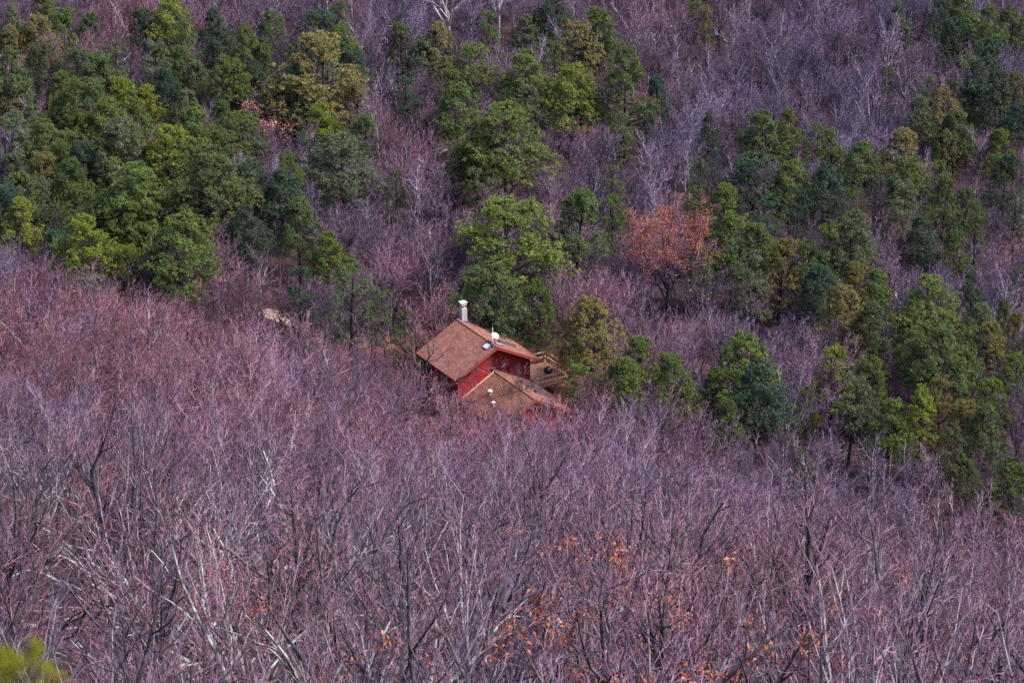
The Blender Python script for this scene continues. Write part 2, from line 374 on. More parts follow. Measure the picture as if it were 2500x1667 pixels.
    # skylights and solar panels lie along the slopes (each in the plane of its slope)
    def panel(name, par, x, y, w, d, t, m, tilt=0.0, frame=True):
        b = MB(); b.box(-w / 2, w / 2, -d / 2, d / 2, 0, t); o = new(name, b.mesh(name, [M['panel_frame'] if frame else m]), par, (x, y, .012), (tilt, 0, 0))
        b = MB(); b.box(-w / 2 + .05, w / 2 - .05, -d / 2 + .05, d / 2 - .05, t + .003, t + .015); new('glass', b.mesh('glass', [m]), o); return o
    panel('skylight', rl, 1.0, .62, .75, .6, .10, M['pane'])
    panel('solar_panel', rl, .75, .17, 1.0, .26, .10, M['panel'])
    panel('skylight', roof, 6.5, .8, .34, .9, .12, M['pane'])
    panel('solar_panel', roof, 5.1, 2.8, .42, 2.1, .16, M['panel'])
    for k in range(3): panel('solar_panel', w1, 2.75 + 1.2 * k, 2.75 + .1 * k, .5, 1.85, .2, M['panel'])
    b = MB(); b.lathe([(.12, -.2), (.12, .3), (.24, .3), (.25, .42), (.15, .5), (0, .5)], (x0 + 2.3, -1.95, zt - 1.95 * sl), 16); new('roof_vent', b.mesh('roof_vent', [M['white']]), root)
    b = MB(); b.lathe([(.10, -.2), (.10, .3), (.2, .3), (.2, .4), (0, .45)], (x0 + 3.9, -2.6, zt - 2.6 * sl), 16); new('roof_vent', b.mesh('roof_vent', [M['white']]), root)
    return root
cabin = build_cabin()
bpy.context.view_layer.update()
def hloc(lx, ly, lz=0.0):                            # cabin-local to world
    return (HX + UA[0] * lx + WA[0] * ly, HY + UA[1] * lx + WA[1] * ly, -1.5 + lz)
# deck framing to the right of the cabin, a grill and a lumber stack
def build_deck():
    root = new('deck', None, None, hloc(4.6, 6.6, 0), (0, 0, HA - math.pi / 2))
    tag(root, 'small wooden deck with pale lumber rails against the cabin right wall', 'deck')
    b = MB()
    for k in range(16): b.box(-2.4, 2.4, -2.05 + k * .26, -2.05 + k * .26 + .235, 1.6, 1.66)
    new('deck_boards', b.mesh('deck_boards', [M['deck']]), root)
    for x in (-2.35, 0, 2.35):
        b = MB(); b.box(x - .06, x + .06, 2.0, 2.12, 0, 2.75); new('post', b.mesh('post', [M['lumber']]), root)
    for z in (2.2, 2.72):
        b = MB(); b.box(-2.45, 2.45, 2.125, 2.19, z - .06, z + .06); new('rail', b.mesh('rail', [M['lumber']]), root)
        for x in (-2.42, 2.42):
            b = MB(); b.box(x - .03, x + .03, -2.0, 2.12, z - .06 - .004, z + .055); new('rail', b.mesh('rail', [M['lumber']]), root)
    b = MB()
    for x in (-2.2, 2.2): b.box(x - .04, x + .04, -2.0, 2.1, 1.4, 1.595)
    new('joist', b.mesh('joist', [M['lumber']]), root)
    g = new('grill', None, None, hloc(5.6, 6.9, 1.66), (0, 0, HA)); tag(g, 'black barbecue grill with a pale handle standing on the deck', 'grill')
    b = MB(); b.lathe([(.02, .55), (.35, .62), (.45, .8), (.45, .86)], (0, 0, 0), 20); new('bowl', b.mesh('bowl', [M['black']], smooth=True), g)
    b = MB(); b.lathe([(.46, .862), (.42, 1.02), (.25, 1.14), (0, 1.18)], (0, 0, 0), 20); ld = new('lid', b.mesh('lid', [M['black']], smooth=True), g)
    b = MB(); b.bar((-.2, -.3, 1.2), (.2, -.3, 1.2), .05); b.bar((-.2, -.3, 1.2), (-.2, -.25, 1.05), .03); b.bar((.2, -.3, 1.2), (.2, -.25, 1.05), .03); new('handle', b.mesh('handle', [M['white']]), ld)
    for k in range(3):
        a = k * 2.094; b = MB(); b.bar((.45 * math.cos(a), .45 * math.sin(a), 0), (.25 * math.cos(a), .25 * math.sin(a), .66), .04); new('leg', b.mesh('leg', [M['panel_frame']]), g)
    for k, (lx, ly, rz) in enumerate(((7.6, 9.4, .2), (8.9, 9.0, -.1), (8.3, 10.6, .5))):
        x, y, z = hloc(lx, ly); z = float(ground(x, y)) + .10
        b = MB(); ln = (3.0, 3.4, 1.6)[k]; b.box(-ln / 2, ln / 2, -.07, .07, 0, .07)
        o = new('lumber_beam', b.mesh('lumber_beam', [M['lumber']]), None, (x, y, z), (0, 0, rz))
        tag(o, ('pale lumber beam lying on the clay nearest the cabin deck', 'long pale lumber beam on the clay in front of the deck', 'short pale offcut lying farthest from the cabin on the clay')[k], 'lumber', 'lumber on the clay right of the cabin')
build_deck()

# ------------------------------------------------------------------ trees
def unit(v): return v / (np.linalg.norm(v, axis=-1, keepdims=True) + 1e-9)
def grow(r, start, d, length, rad0, rad1, K, wander, up):
    N = len(start); P = np.zeros((N, K, 3)); P[:, 0] = start; d = unit(d)
    step = length[:, None] / (K - 1)
    for k in range(1, K):
        d = unit(d + r.normal(0, wander, (N, 3)) + np.array([0, 0, up])); P[:, k] = P[:, k - 1] + d * step
    t = np.linspace(0, 1, K)[None]; return P, rad0[:, None] * (1 - t) + rad1[:, None] * t
def children(r, P, Rr, m, t0, t1, ang, lenf, K, wander, up, rf, tip=.35, jit=.3, taper=.5):
    N, Kp, _ = P.shape; n = N * m; pi = np.repeat(np.arange(N), m)
    t = np.tile(np.linspace(t0, t1, m), N) + r.uniform(-.5, .5, n) * (t1 - t0) / m; t = np.clip(t, 0, .999)
    fi = t * (Kp - 1); i = fi.astype(int); f = (fi - i)[:, None]
    s = P[pi, i] * (1 - f) + P[pi, i + 1] * f; pd = unit(P[pi, i + 1] - P[pi, i])
    az = np.tile(np.arange(m) * 2.4, N) + r.uniform(-.6, .6, n) + r.uniform(0, 6.28, N)[pi]
    ref = np.where(np.abs(pd[:, 2:3]) > .9, np.array([1., 0, 0]), np.array([0, 0, 1.]))
    u = unit(np.cross(pd, ref)); v = np.cross(pd, u); a = r.uniform(ang[0], ang[1], n)[:, None]
    d = pd * np.cos(a) + (u * np.cos(az)[:, None] + v * np.sin(az)[:, None]) * np.sin(a)
    plen = np.linalg.norm(np.diff(P, axis=1), axis=2).sum(1)[pi]
    ln = plen * lenf * (1 - taper * t) * r.uniform(1 - jit, 1 + jit, n)
    pr = Rr[pi, i] * (1 - f[:, 0]) + Rr[pi, i + 1] * f[:, 0]
    return grow(r, s, d, ln, pr * rf, pr * rf * tip, K, wander, up)
def leaves_at(r, P, per, size, spread):
    base = np.repeat(P[:, -1], per, 0) + r.normal(0, spread, (len(P) * per, 3)); n = len(base)
    d = unit(r.normal(0, 1, (n, 3)) + np.array([0, 0, -.3])); u = unit(np.cross(d, unit(r.normal(0, 1, (n, 3)))))
    s = size * r.uniform(.6, 1.3, n)[:, None]
    return np.stack([base, base + d * s * .45 + u * s * .22, base + d * s - np.array([0, 0, .25]) * s, base + d * s * .5 - u * s * .2], 1), r.uniform(0, 1, n)
def bare_tree(seed, H, near, habit='vase', rust=0.0, stray=7, lean=(0, 0), thick=1.0, sparse=False):
    """returns MBs: wood (trunk and limbs), twigs, leaves"""
    r = np.random.default_rng(seed); wood, tw, lf = MB(), MB(), MB()
    forks = {'vase': .34, 'tall': .62, 'gnarl': .26}[habit]; wan = {'vase': .07, 'tall': .05, 'gnarl': .19}[habit]
    tl = H * forks * 1.35; r0 = H * thick * (.015 if habit != 'gnarl' else .020)
    P0, R0 = grow(r, np.array([[0, 0, -.4]]), np.array([[lean[0], lean[1], 1.]]), np.array([tl]), np.array([r0]), np.array([r0 * .62]), 7, wan * .5, .1)
    wood.tubes(P0, R0, 7)
    nl = {'vase': 6, 'tall': 7, 'gnarl': 6}[habit]
    P1, R1 = children(r, P0, R0, nl, .55 if habit != 'tall' else .45, .99, (R(18), R(48)) if habit != 'gnarl' else (R(30), R(70)), H * (1 - forks) / tl * 1.15, 8, wan, .10 if habit != 'gnarl' else .05, .72, .22, .2, .25)
    wood.tubes(P1, R1, 6)
    P2, R2 = children(r, P1, R1, 5 if sparse else (7 if near else 8), .22, .97, (R(22), R(55)), .46, 6, wan * 1.2, .10, .68, .3)
    wood.tubes(P2, R2, 4)
    w = .0075 if near else .0115
    P3, R3 = children(r, P2, R2, 5 if near or sparse else 7, .15, .98, (R(22), R(55)), .50, 4, .14, .10, .6, .5)
    R3 = np.maximum(R3, w * 1.2); tw.tubes(P3, R3, 3)
    P4, R4 = children(r, P3, R3, 4, .12, .98, (R(20), R(50)), .55 if near else .6, 3, .12, .08, .6, .5)
    R4 = np.clip(R4, w * .8, w * 1.2); R4[:, -1] = w * .35; tw.tubes(P4, R4, 3)
    Q, t = leaves_at(r, P4[r.choice(len(P4), stray)], 1, .09 if near else .13, .03)
    if stray: lf.quads(Q, t)
    if rust > 0:
        tips = P3[r.random(len(P3)) < rust]
        Q, t = leaves_at(r, tips, 34, .125, .13); lf.quads(Q, t * .95)
    return wood, tw, lf

NEAR_BARE, FAR_BARE = [], []
for k, (hb, H) in enumerate((('vase', 9.5), ('vase', 8.5), ('tall', 10.5), ('gnarl', 9.0), ('vase', 10), ('gnarl', 8.5))):
    w, t, l = bare_tree(100 + k, H, True, hb, thick=1.4 if k in (0, 3, 5) else 1.0, sparse=k in (0, 3))
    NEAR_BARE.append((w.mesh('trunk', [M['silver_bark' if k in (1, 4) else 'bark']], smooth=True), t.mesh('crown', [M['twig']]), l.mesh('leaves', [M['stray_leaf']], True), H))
LICHEN = []
for k, H in enumerate((10, 9, 10.5)):
    w, t, l = bare_tree(200 + k, H, True, 'gnarl', lean=(.25, -.1), thick=1.1, sparse=True)
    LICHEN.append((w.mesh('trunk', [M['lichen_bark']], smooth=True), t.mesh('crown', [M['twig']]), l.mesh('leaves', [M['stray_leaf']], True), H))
RUSTY = []
for k, H in enumerate((9, 8, 9.5)):
    w, t, l = bare_tree(300 + k, H, True, 'gnarl' if k != 1 else 'vase', rust=.12, stray=0)
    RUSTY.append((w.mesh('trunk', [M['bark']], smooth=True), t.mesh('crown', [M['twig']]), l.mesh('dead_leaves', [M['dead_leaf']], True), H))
FAR_H = []
def joined(parts, name):
    V = []; F = []; mi = []; T = []; mats = []; n = 0
    for mb, m in parts:
        v = np.concatenate(mb.V); f = np.concatenate(mb.F); V.append(v); F.append(f + n); n += len(v)
        mi.append(np.full(len(f), len(mats))); mats.append(m); T.append(np.concatenate(mb.T))
    return mesh_from(name, np.concatenate(V), np.concatenate(F), mats, np.concatenate(mi), np.concatenate(T))
stock = bpy.data.collections.new('woodland_stock')
for k, (hb, H, bk) in enumerate((('vase', 8.5, 'bark'), ('tall', 9.5, 'bark'), ('vase', 8, 'silver_bark'), ('tall', 9, 'silver_bark'), ('vase', 9, 'bark'), ('gnarl', 8, 'lichen_bark'), ('vase', 7.5, 'bark'))):
    w, t, l = bare_tree(400 + k, H, False, hb, stray=6)
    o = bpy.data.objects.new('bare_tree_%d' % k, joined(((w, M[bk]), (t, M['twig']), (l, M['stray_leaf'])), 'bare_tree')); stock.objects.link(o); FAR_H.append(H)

def pine_mesh(seed, habit):
    """nominal pine 12 m tall with an 8 m crown; returns trunk mesh, crown mesh"""
    r = np.random.default_rng(seed); wood, nd = MB(), MB(); H = 12.0
    P0, R0 = grow(r, np.array([[0, 0, -.5]]), np.array([[r.normal(0, .05), r.normal(0, .05), 1.]]), np.array([H - .6]), np.array([.24 if habit != 'open' else .32]), np.array([.05]), 12, .035, .05)
    wood.tubes(P0, R0, 8)
    nb, lo = {'dome': (46, .30), 'cone': (54, .22), 'open': (32, .22), 'round': (40, .18), 'layer': (42, .26)}[habit]
    t = np.sort(r.uniform(lo, .985, nb)); q = (t - lo) / (1 - lo)
    if habit in ('dome', 'layer'): env = 4.1 * np.sqrt(np.clip(1 - (np.clip(q - .12, 0, 1) / .9) ** 1.5, .02, 1)) * np.where(q < .12, .75, 1)
    elif habit == 'round': env = 4.0 * np.sqrt(np.clip(1 - ((q - .42) / .6) ** 2, .05, 1))
    elif habit == 'cone': env = 4.1 * (1 - q) ** .72 + .35
    else: env = 3.9 * np.clip(1.05 - q, .08, 1) ** .45
    nl_ = {'layer': 5, 'open': 6, 'dome': 6, 'cone': 8, 'round': 5}[habit]; kq = {'layer': .75, 'open': .7, 'dome': .55, 'cone': .65, 'round': .4}[habit]
    lay = np.floor(q * nl_) / nl_; t = np.minimum(lo + (1 - lo) * (kq * lay + (1 - kq) * q) + .02, .99)
    env = env * r.uniform(.72, 1.08, nb)
    fi = t * 11; i = np.clip(fi.astype(int), 0, 10); f = (fi - i)[:, None]; s = P0[0, i] * (1 - f) + P0[0, i + 1] * f
    az = np.arange(nb) * 2.39996 + r.normal(0, .3, nb)
    el = (R(-8) if habit in ('cone', 'layer') else R(2)) + q * R(52) + r.normal(0, R(7), nb)
    if habit == 'open': el = R(-12) + q * R(50)
    d = np.stack([np.cos(az) * np.cos(el), np.sin(az) * np.cos(el), np.sin(el)], 1)
    ln = env / np.maximum(np.cos(el), .5)
    b0 = .02 + .016 * ln
    up1 = .07
    if habit in ('dome', 'round', 'layer'):
        nb, nt, lo = {'dome': (64, 6, .34), 'round': (56, 5, .24), 'layer': (60, 5, .30)}[habit]
        qq = np.sort(r.uniform(0, 1, nb)) ** .9; tier = np.floor(qq * nt); qt = (tier + .5) / nt + r.normal(0, .022, nb) + (qq * nt - tier - .5) / nt * .35
        qt = np.clip(qt, .01, .985); az = np.arange(nb) * 2.39996 + r.normal(0, .3, nb)
        prof = {'dome': np.clip(1 - qt ** 1.8, .02, 1) ** .72 * np.clip(.62 + qt * 2.2, 0, 1), 'layer': np.clip(1 - qt ** 2.6, .02, 1) ** .62 * np.clip(.7 + qt * 1.6, 0, 1), 'round': np.sqrt(np.clip(1 - ((qt - .40) / .63) ** 2, .03, 1))}[habit]
        lob = 1 + .14 * np.sin(az + r.uniform(0, 6, nt)[tier.astype(int)]) + .08 * np.sin(3 * az + r.uniform(0, 6))
        rr_ = r.uniform(.74, 1.05, nb) * lob * prof * 4.1
        tip = np.stack([rr_ * np.cos(az), rr_ * np.sin(az), 12 * (lo + (1 - lo) * qt)], 1); sp_ = qt * 1.6 - .6
        hz = np.hypot(tip[:, 0], tip[:, 1]); sz_ = np.clip(tip[:, 2] - hz * np.tan(r.uniform(R(4), R(26), nb) + qt * R(14)), 12 * .2, 11.0)
        fi = np.clip((sz_ + .5) / (12 - .6) * 11, 0, 10.99); i = fi.astype(int); f = (fi - i)[:, None]; s = P0[0, i] * (1 - f) + P0[0, i + 1] * f
        d = tip - s; ln = np.linalg.norm(d, axis=1) * .97; q = qt; b0 = .02 + .015 * ln; up1 = .0
    P1, R1 = grow(r, s, d, ln, b0, b0 * .3, 7, .06 if up1 == 0 else .09, up1); wood.tubes(P1, R1, 5)
    m2 = {'open': 9, 'cone': 10}.get(habit, 11)
    P2, R2 = children(r, P1, R1, m2, .44, .98, (R(32), R(66)), .34, 4, .12, .08, .6, .4, taper=.3); wood.tubes(P2, R2, 3)
    # foliage pads sit at the branch ends; needle tufts cover the upper side of each pad
    pc = np.concatenate([P1[:, -1], P2[:, -1]]); pr_ = np.concatenate([r.uniform(.28, .40, len(P1)), r.uniform(.20, .34, len(P2))])
    axis = np.array([0, 0, 0.])
    kk = np.maximum((pr_ ** 2 * 70).astype(int), 4); pi = np.repeat(np.arange(len(pc)), kk); n = len(pi)
    out = pc - np.array([P0[0, -1, 0] * .5, P0[0, -1, 1] * .5, 0]); out[:, 2] = 0; out = unit(out) * .55 + np.array([0, 0, .75])
    D = unit(unit(r.normal(0, 1, (n, 3))) + out[pi] * .95)
    A = pc[pi] + D * pr_[pi][:, None] * np.array([1.35, 1.35, .42]) * r.uniform(.75, 1.0, (n, 1))
    nn = 19
    padt = r.normal(0, .10, len(pc))[pi]
    bq = np.concatenate([q, np.repeat(q, m2)])[pi]; low = np.clip(.62 + bq * 1.3, .5, 1) if habit in ('dome', 'layer') else np.clip(.55 + bq * 2, .5, 1)
    keep = r.random(n) < low * (1.0 if habit != 'open' else .95); A, D, padt = A[keep], D[keep], padt[keep]; n = len(A)
    sz = r.uniform(.75, 1.25, n)
    a0 = np.repeat(A, nn, 0); d0 = np.repeat(D, nn, 0); s0 = np.repeat(sz, nn)[:, None]; N = n * nn
    ref = np.where(np.abs(d0[:, 2:3]) > .9, np.array([1., 0, 0]), np.array([0, 0, 1.])); u = unit(np.cross(d0, ref)); v = np.cross(d0, u)
    th = r.uniform(0, 6.283, N)[:, None]; an = r.uniform(R(5), R(98), N)[:, None]
    nd_ = d0 * np.cos(an) + (u * np.cos(th) + v * np.sin(th)) * np.sin(an)
    base = a0 - d0 * (r.uniform(0, .10, N)[:, None] * s0); L_ = r.uniform(.15, .25, N)[:, None] * s0
    sd = unit(np.cross(nd_, d0)) * .0165 * s0
    Q = np.stack([base - sd * .5, base + nd_ * L_ * .55 - sd, base + nd_ * L_, base + nd_ * L_ * .55 + sd], 1)
    tn = np.clip(np.repeat(r.beta(2.2, 2.2, n) + padt, nn) + r.normal(0, .08, N), 0, 1)
    nd.quads(Q, tn)
    return wood.mesh('trunk', [M['pine_bark']], smooth=True), nd.mesh('crown', [M['needle']], True)
PINES = {}
for hb, seeds in (('dome', (1, 2, 3)), ('cone', (4, 5)), ('open', (6, 7)), ('round', (8, 9)), ('layer', (10, 11))):
    PINES[hb] = [pine_mesh(500 + s, hb) for s in seeds]

def plant(name, parts, loc, rz, sc, tilt=0.0):
    root = new(name, None, None, loc, (tilt, 0, rz)); root.scale = sc
    for nm, me in parts: new(nm, me, root)
    return root
HUES = {0: ((.029, .049, .031), 'dark blue-green'), 1: ((.052, .074, .025), 'deep green'), 2: ((.066, .090, .024), 'olive green'),
        3: ((.100, .090, .034), 'brownish olive'), 4: ((.095, .118, .018), 'yellow-green'), 5: ((.062, .078, .042), 'grey-green'), 6: ((.066, .094, .018), 'bright green')}
SHAPE = {'dome': 'dome-crowned', 'cone': 'conical', 'open': 'sparse tall', 'round': 'rounded', 'layer': 'layered'}
D, C, O, Q_, Y = 'dome', 'cone', 'open', 'round', 'layer'
STANDS = {
 'in the upper left stand': [
  (38,8,100,C,5),(145,12,90,C,2),(105,-25,95,D,2),(208,22,80,C,1),(415,-4,120,D,4),(345,25,100,D,0),(365,85,115,O,5),(440,110,100,D,1),(20,65,95,D,3),(105,100,95,Y,5),
  (15,115,120,C,1),(85,165,60,Q_,2),(240,125,125,D,1),(200,190,135,Y,1),(355,208,95,D,4),(455,215,90,D,5),(560,140,115,Y,2),(640,90,85,C,1),(660,25,85,D,1),(540,65,95,D,0),
  (775,85,215,D,3),(858,115,95,Y,0),(670,195,105,D,3),(545,245,70,D,1),(470,258,130,D,2),(260,240,130,D,2),(290,290,170,D,5),(110,290,120,D,2),(30,275,130,D,5),(30,235,95,Q_,3),
  (410,305,140,Y,4),(590,270,120,Y,2),(540,320,130,D,1),(515,355,215,D,1),(740,312,150,O,0),(835,325,150,Y,5),(335,395,185,D,2),(260,470,120,D,1),(48,420,125,D,1),(320,480,130,D,2),
  (620,150,90,D,0),(480,150,90,D,5),(150,225,100,D,2),(400,165,90,D,0),(610,390,110,Y,0),(690,410,120,D,0),(170,385,110,D,1)],
 'at the left stand\'s lower edge': [
  (205,525,165,D,4),(445,522,190,D,2),(730,485,115,D,1),(803,565,110,D,6),(850,625,150,O,5),(310,595,85,Y,4),(130,560,95,D,0),(720,640,115,O,0),(985,745,70,O,5),(600,500,110,D,0),(380,610,90,D,5),(940,690,90,O,5)],
 'at the top centre': [
  (985,42,80,C,5),(1035,90,85,D,5),(1155,105,115,Y,2),(1285,120,135,D,2),(1400,155,140,D,4),(1530,100,150,C,1),(1615,178,90,C,0),(1122,205,130,D,1),(1235,250,190,Y,2),(1108,308,90,Q_,4),
  (1165,395,80,O,5),(1345,370,65,Q_,5),(1285,35,85,D,5),(1415,50,115,Y,3),(1470,0,115,C,1),(1350,-20,115,D,0),(1500,388,85,O,5),(1210,420,70,O,5),(1000,170,100,O,0),(1180,300,130,D,0)],
 'behind the cabin': [
  (1240,485,245,Y,6),(1400,438,165,C,1),(1500,470,80,O,2),(1195,640,160,Y,1),(1310,690,110,Y,1),(1440,725,160,D,3),(1560,825,125,D,2),(1430,885,110,Q_,2),(1525,870,130,D,2),
  (1640,865,135,D,2),(1395,790,60,D,1),(1215,720,110,D,0)],
 'in the right hand belt': [
  (1735,275,75,C,0),(1865,268,120,D,1),(1928,263,90,C,2),(1990,285,80,O,5),(2040,312,95,C,2),(2105,345,115,D,1),(2205,315,125,D,3),(1840,372,140,Y,0),(1935,390,120,D,2),(1770,450,110,D,6),
  (1790,525,130,D,1),(2085,518,150,D,5),(2170,468,75,Q_,4),(2310,305,70,O,3),(2305,430,115,C,1),(2445,318,90,D,6),(2390,500,80,O,5),(2485,440,80,O,5),(2330,565,85,D,1),(1850,600,120,O,5),(2020,400,110,D,0),(1880,470,110,O,0),(2200,430,110,O,5),(1700,370,80,O,5)],
 'at the top right corner': [
  (1690,0,70,Q_,1),(1728,6,55,O,3),(2415,85,135,C,0),(2300,105,65,Q_,1),(2470,15,110,D,1),(2480,175,75,D,3),(2350,-15,100,D,2),(2175,155,55,O,5),(2300,-20,90,C,0),(2440,160,110,C,0),(2490,250,100,D,0)],
 'at the lower right': [
  (2088,642,105,D,3),(2142,655,90,D,2),(2062,695,140,D,3),(2130,740,115,D,1),(2270,670,165,D,2),(2380,655,85,C,0),(2452,715,65,C,1),(2288,780,180,D,1),(2170,825,65,Q_,2),(2420,785,100,D,3),
  (2475,755,70,C,3),(1820,815,165,D,2),(2040,845,120,D,4),(1855,885,165,D,0),(1970,935,70,C,6),(2420,925,130,D,6),(2310,905,95,O,3),(2240,885,60,Q_,1),(2365,1120,80,D,1),(2475,1115,130,D,2),
  (2330,1030,95,O,5),(2080,900,115,O,5),(1955,1080,90,O,5),(2480,860,90,D,2),(1745,905,90,D,2),(2490,640,60,O,5),(2350,830,90,D,1)],
}
ORD = ['leftmost'] + [w + ' from left' for w in 'second third fourth fifth sixth seventh eighth ninth tenth eleventh twelfth thirteenth fourteenth fifteenth sixteenth seventeenth eighteenth'.split()]
pine_spots = []
k = 0
named = {}
FILL = [('in the upper left stand', (0, 880), (0, 500), 40, lambda x, y: y < 560 - .25 * x and not (150 < x < 330 and y < 90) and not (560 < x < 730 and 160 < y < 360)),
        ('at the top centre', (940, 1560), (-20, 400), 9, lambda x, y: True),
        ('in the right hand belt', (1700, 2500), (270, 600), 13, lambda x, y: True),
        ('at the top right corner', (2200, 2500), (-30, 270), 9, lambda x, y: True),
        ('at the lower right', (1750, 2500), (640, 1000), 11, lambda x, y: y > 640 and x > 1700 + (y < 780) * 250)]
fr = np.random.default_rng(55); alls = [(p[0], p[1]) for l_ in STANDS.values() for p in l_]
for st, xr, yr, nmax, ok in FILL:
    got = 0
    for tr in range(600):
        px, py = fr.uniform(*xr), fr.uniform(*yr)
        if got >= nmax or not ok(px, py) or min((px - a) ** 2 + (py - b) ** 2 for a, b in alls) < 46 ** 2: continue
        alls.append((px, py)); got += 1
        STANDS[st].append((px, py, fr.uniform(75, 125), [D, Y, C, O][fr.integers(4)], int(fr.choice([0, 1, 2, 2, 3, 4, 5, 5]))))
for stand, lst in STANDS.items():
    for (px, py, wpx, hb, hue) in lst:
        dist = 340 * 1.0
        for it in range(3):
            wm = wpx * dist / FPX
            h = {D: 1.1 * wm + 4.4, C: 1.4 * wm + 4.4, O: 1.0 * wm + 6.4, Q_: 1.1 * wm + 1.6, Y: 1.15 * wm + 4.6}[hb]; h = min(h, 14.5)
            x, y = place_top(px, py, h); dist = project(x, y, float(ground(x, y)) + h * .7)[2]
        me = PINES[hb][k % len(PINES[hb])]; s = wm / 7.3
        o = plant('pine_tree', (('trunk', me[0]), ('crown', me[1])), (x, y, float(ground(x, y)) - .05), rng.uniform(0, 6.28), (s, s, h / 12.0), 0)
        c = np.array(HUES[hue][0]) * 1.8 * rng.uniform(.86, 1.16) * np.array([rng.uniform(.92, 1.08), 1, rng.uniform(.9, 1.1)])
        o.children[1].color = (*c, 1); o.children[0].color = (*c, 1)
        named.setdefault((HUES[hue][1], SHAPE[hb], stand), []).append((px, o)); pine_spots.append((x, y, wm, 4.2 if hb == O else 5.6)); k += 1
for (hu, sh, st), lst in named.items():
    lst.sort(key=lambda q: q[0])
    for i, (px, o) in enumerate(lst):
        tag(o, '%s %s pine %s' % (hu, sh, st) + ('' if len(lst) == 1 else ', %s such pine' % (ORD[i] if i < len(lst) - 1 else 'rightmost')), 'pine tree', 'pines ' + st)
# the blurred young pine just below the lookout
d = sight(42, 1585); yy = 8.0
sp = np.array([d[0] * yy, yy, CZ + d[2] * yy])
gz = float(ground(sp[0], sp[1])); hh = sp[2] - gz
me = PINES['round'][1]; o = plant('pine_tree', (('trunk', me[0]), ('crown', me[1])), (sp[0], sp[1], gz), .6, (.030, .030, hh / 12.0))
tag(o, 'blurred yellow-green pine tip close to the lens in the bottom left corner', 'pine tree')
for c in o.children: c.color = (.25, .26, .008, 1)

# rust-leaved oak and its fading neighbours
def leafy(name, seed, px, py, H, wpx, leafm, per, dens, label, barkm='bark', y0=None, habit='vase', lm=.2, spread=.2, front=6.2):
    w, t, l = bare_tree(seed, H, False, habit, stray=0); r = np.random.default_rng(seed + 1)
    V = np.concatenate(t.V); tips = V[r.choice(len(V), int(dens))][:, None, :].repeat(2, 1)
    zt = tips[:, 0, 2]; tips = tips[(zt > H * .55) & (np.sin(tips[:, 0, 0] * 2.1 + seed) + np.sin(tips[:, 0, 1] * 1.7) + np.sin(zt * 2.3) > -1.1)]
    Q, tn = leaves_at(r, tips, per, lm, spread); lf = MB(); lf.quads(Q, tn)
    Vx = V; wid = np.percentile(Vx[:, 0], 99) - np.percentile(Vx[:, 0], 1); hgt = np.percentile(Vx[:, 2], 99.5)
    x, y = place_top(px, py, H, y0); dist = project(x, y, 5)[2]; s = wpx * dist / FPX / wid
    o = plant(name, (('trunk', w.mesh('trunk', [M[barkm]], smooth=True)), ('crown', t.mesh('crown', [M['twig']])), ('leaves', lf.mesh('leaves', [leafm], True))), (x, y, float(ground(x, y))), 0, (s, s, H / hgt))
    tag(o, label, 'oak tree'); pine_spots.append((x, y, wpx * dist / FPX, front)); return o
leafy('oak_tree', 611, 1630, 500, 13.8, 205, M['rust_leaf'], 3, 6500, 'tall oak holding rust-orange leaves, dark trunk, right of the cabin', 'pine_bark', lm=.13, spread=.25, front=3.0)
leafy('oak_tree', 623, 640, 245, 8.0, 120, M['pink_leaf'], 4, 800, 'small oak with faded pink-red leaves among the upper left pines')
leafy('oak_tree', 633, 1350, 150, 8.0, 50, M['rust_leaf'], 2, 200, 'slim oak with a few orange leaves between the top centre pines')
leafy('oak_tree', 643, 1700, 640, 9.5, 150, M['pink_leaf'], 1, 160, 'nearly bare pinkish oak just right of the rust-orange oak')
leafy('oak_tree', 653, 2495, 1010, 7.0, 40, M['rust_leaf'], 3, 200, 'rust-leaved oak at the right edge above the lower right pines')

# pale dead and birch-barked trees that stand out
def single(name, seed, px, pybase, H, bark, label, habit='tall', cat='bare tree', twiggy=True, ytop=None, tilt=0.0):
    x, y = gpt(px, pybase) if pybase else place_top(px, ytop, H)
    w, t, l = bare_tree(seed, H, False, habit, stray=0)
    parts = [('trunk', w.mesh('trunk', [M[bark]], smooth=True))]
    if twiggy: parts.append(('crown', t.mesh('crown', [M['twig']])))
    o = plant(name, parts, (x, y, float(ground(x, y))), rng.uniform(0, 6.28), (1, 1, 1), tilt); tag(o, label, cat); pine_spots.append((x, y, 5.5, 3.0)); return o
single('bare_tree', 701, 1095, 112, 13, 'pale_bark', 'large pale-barked bare tree with white spreading limbs at the top edge', 'gnarl')
single('bare_tree', 702, 1215, 130, 12, 'pale_bark', 'slim pale-trunked bare tree at the top edge right of the white-limbed tree', 'tall')
def snag(seed, px, py0, py1, r0, label, lean=0.0):
    r = np.random.default_rng(seed); x, y = gpt(px, py1); dd = project(x, y, 0)[2]; H = (py1 - py0) * dd / FPX / math.cos(PITCH)
    P, Rr = grow(r, np.array([[0, 0, -.3]]), np.array([[lean, 0, 1.]]), np.array([H]), np.array([r0]), np.array([r0 * .35]), 9, .06, .05)
    b = MB(); b.tubes(P, Rr, 7); P1, R1 = children(r, P, Rr, 7, .35, .97, (R(25), R(60)), .28, 5, .12, .08, .6, .3); b.tubes(P1, R1, 5)
    o = new('dead_tree', b.mesh('dead_tree', [M['pale_bark']], smooth=True), None, (x, y, float(ground(x, y)))); tag(o, label, 'dead tree')
snag(711, 2147, 255, 375, .13, 'thin straight pale dead trunk standing above the right hand pines')
snag(712, 2228, 245, 335, .16, 'forked bleached dead trunk above the yellow-topped right pine')
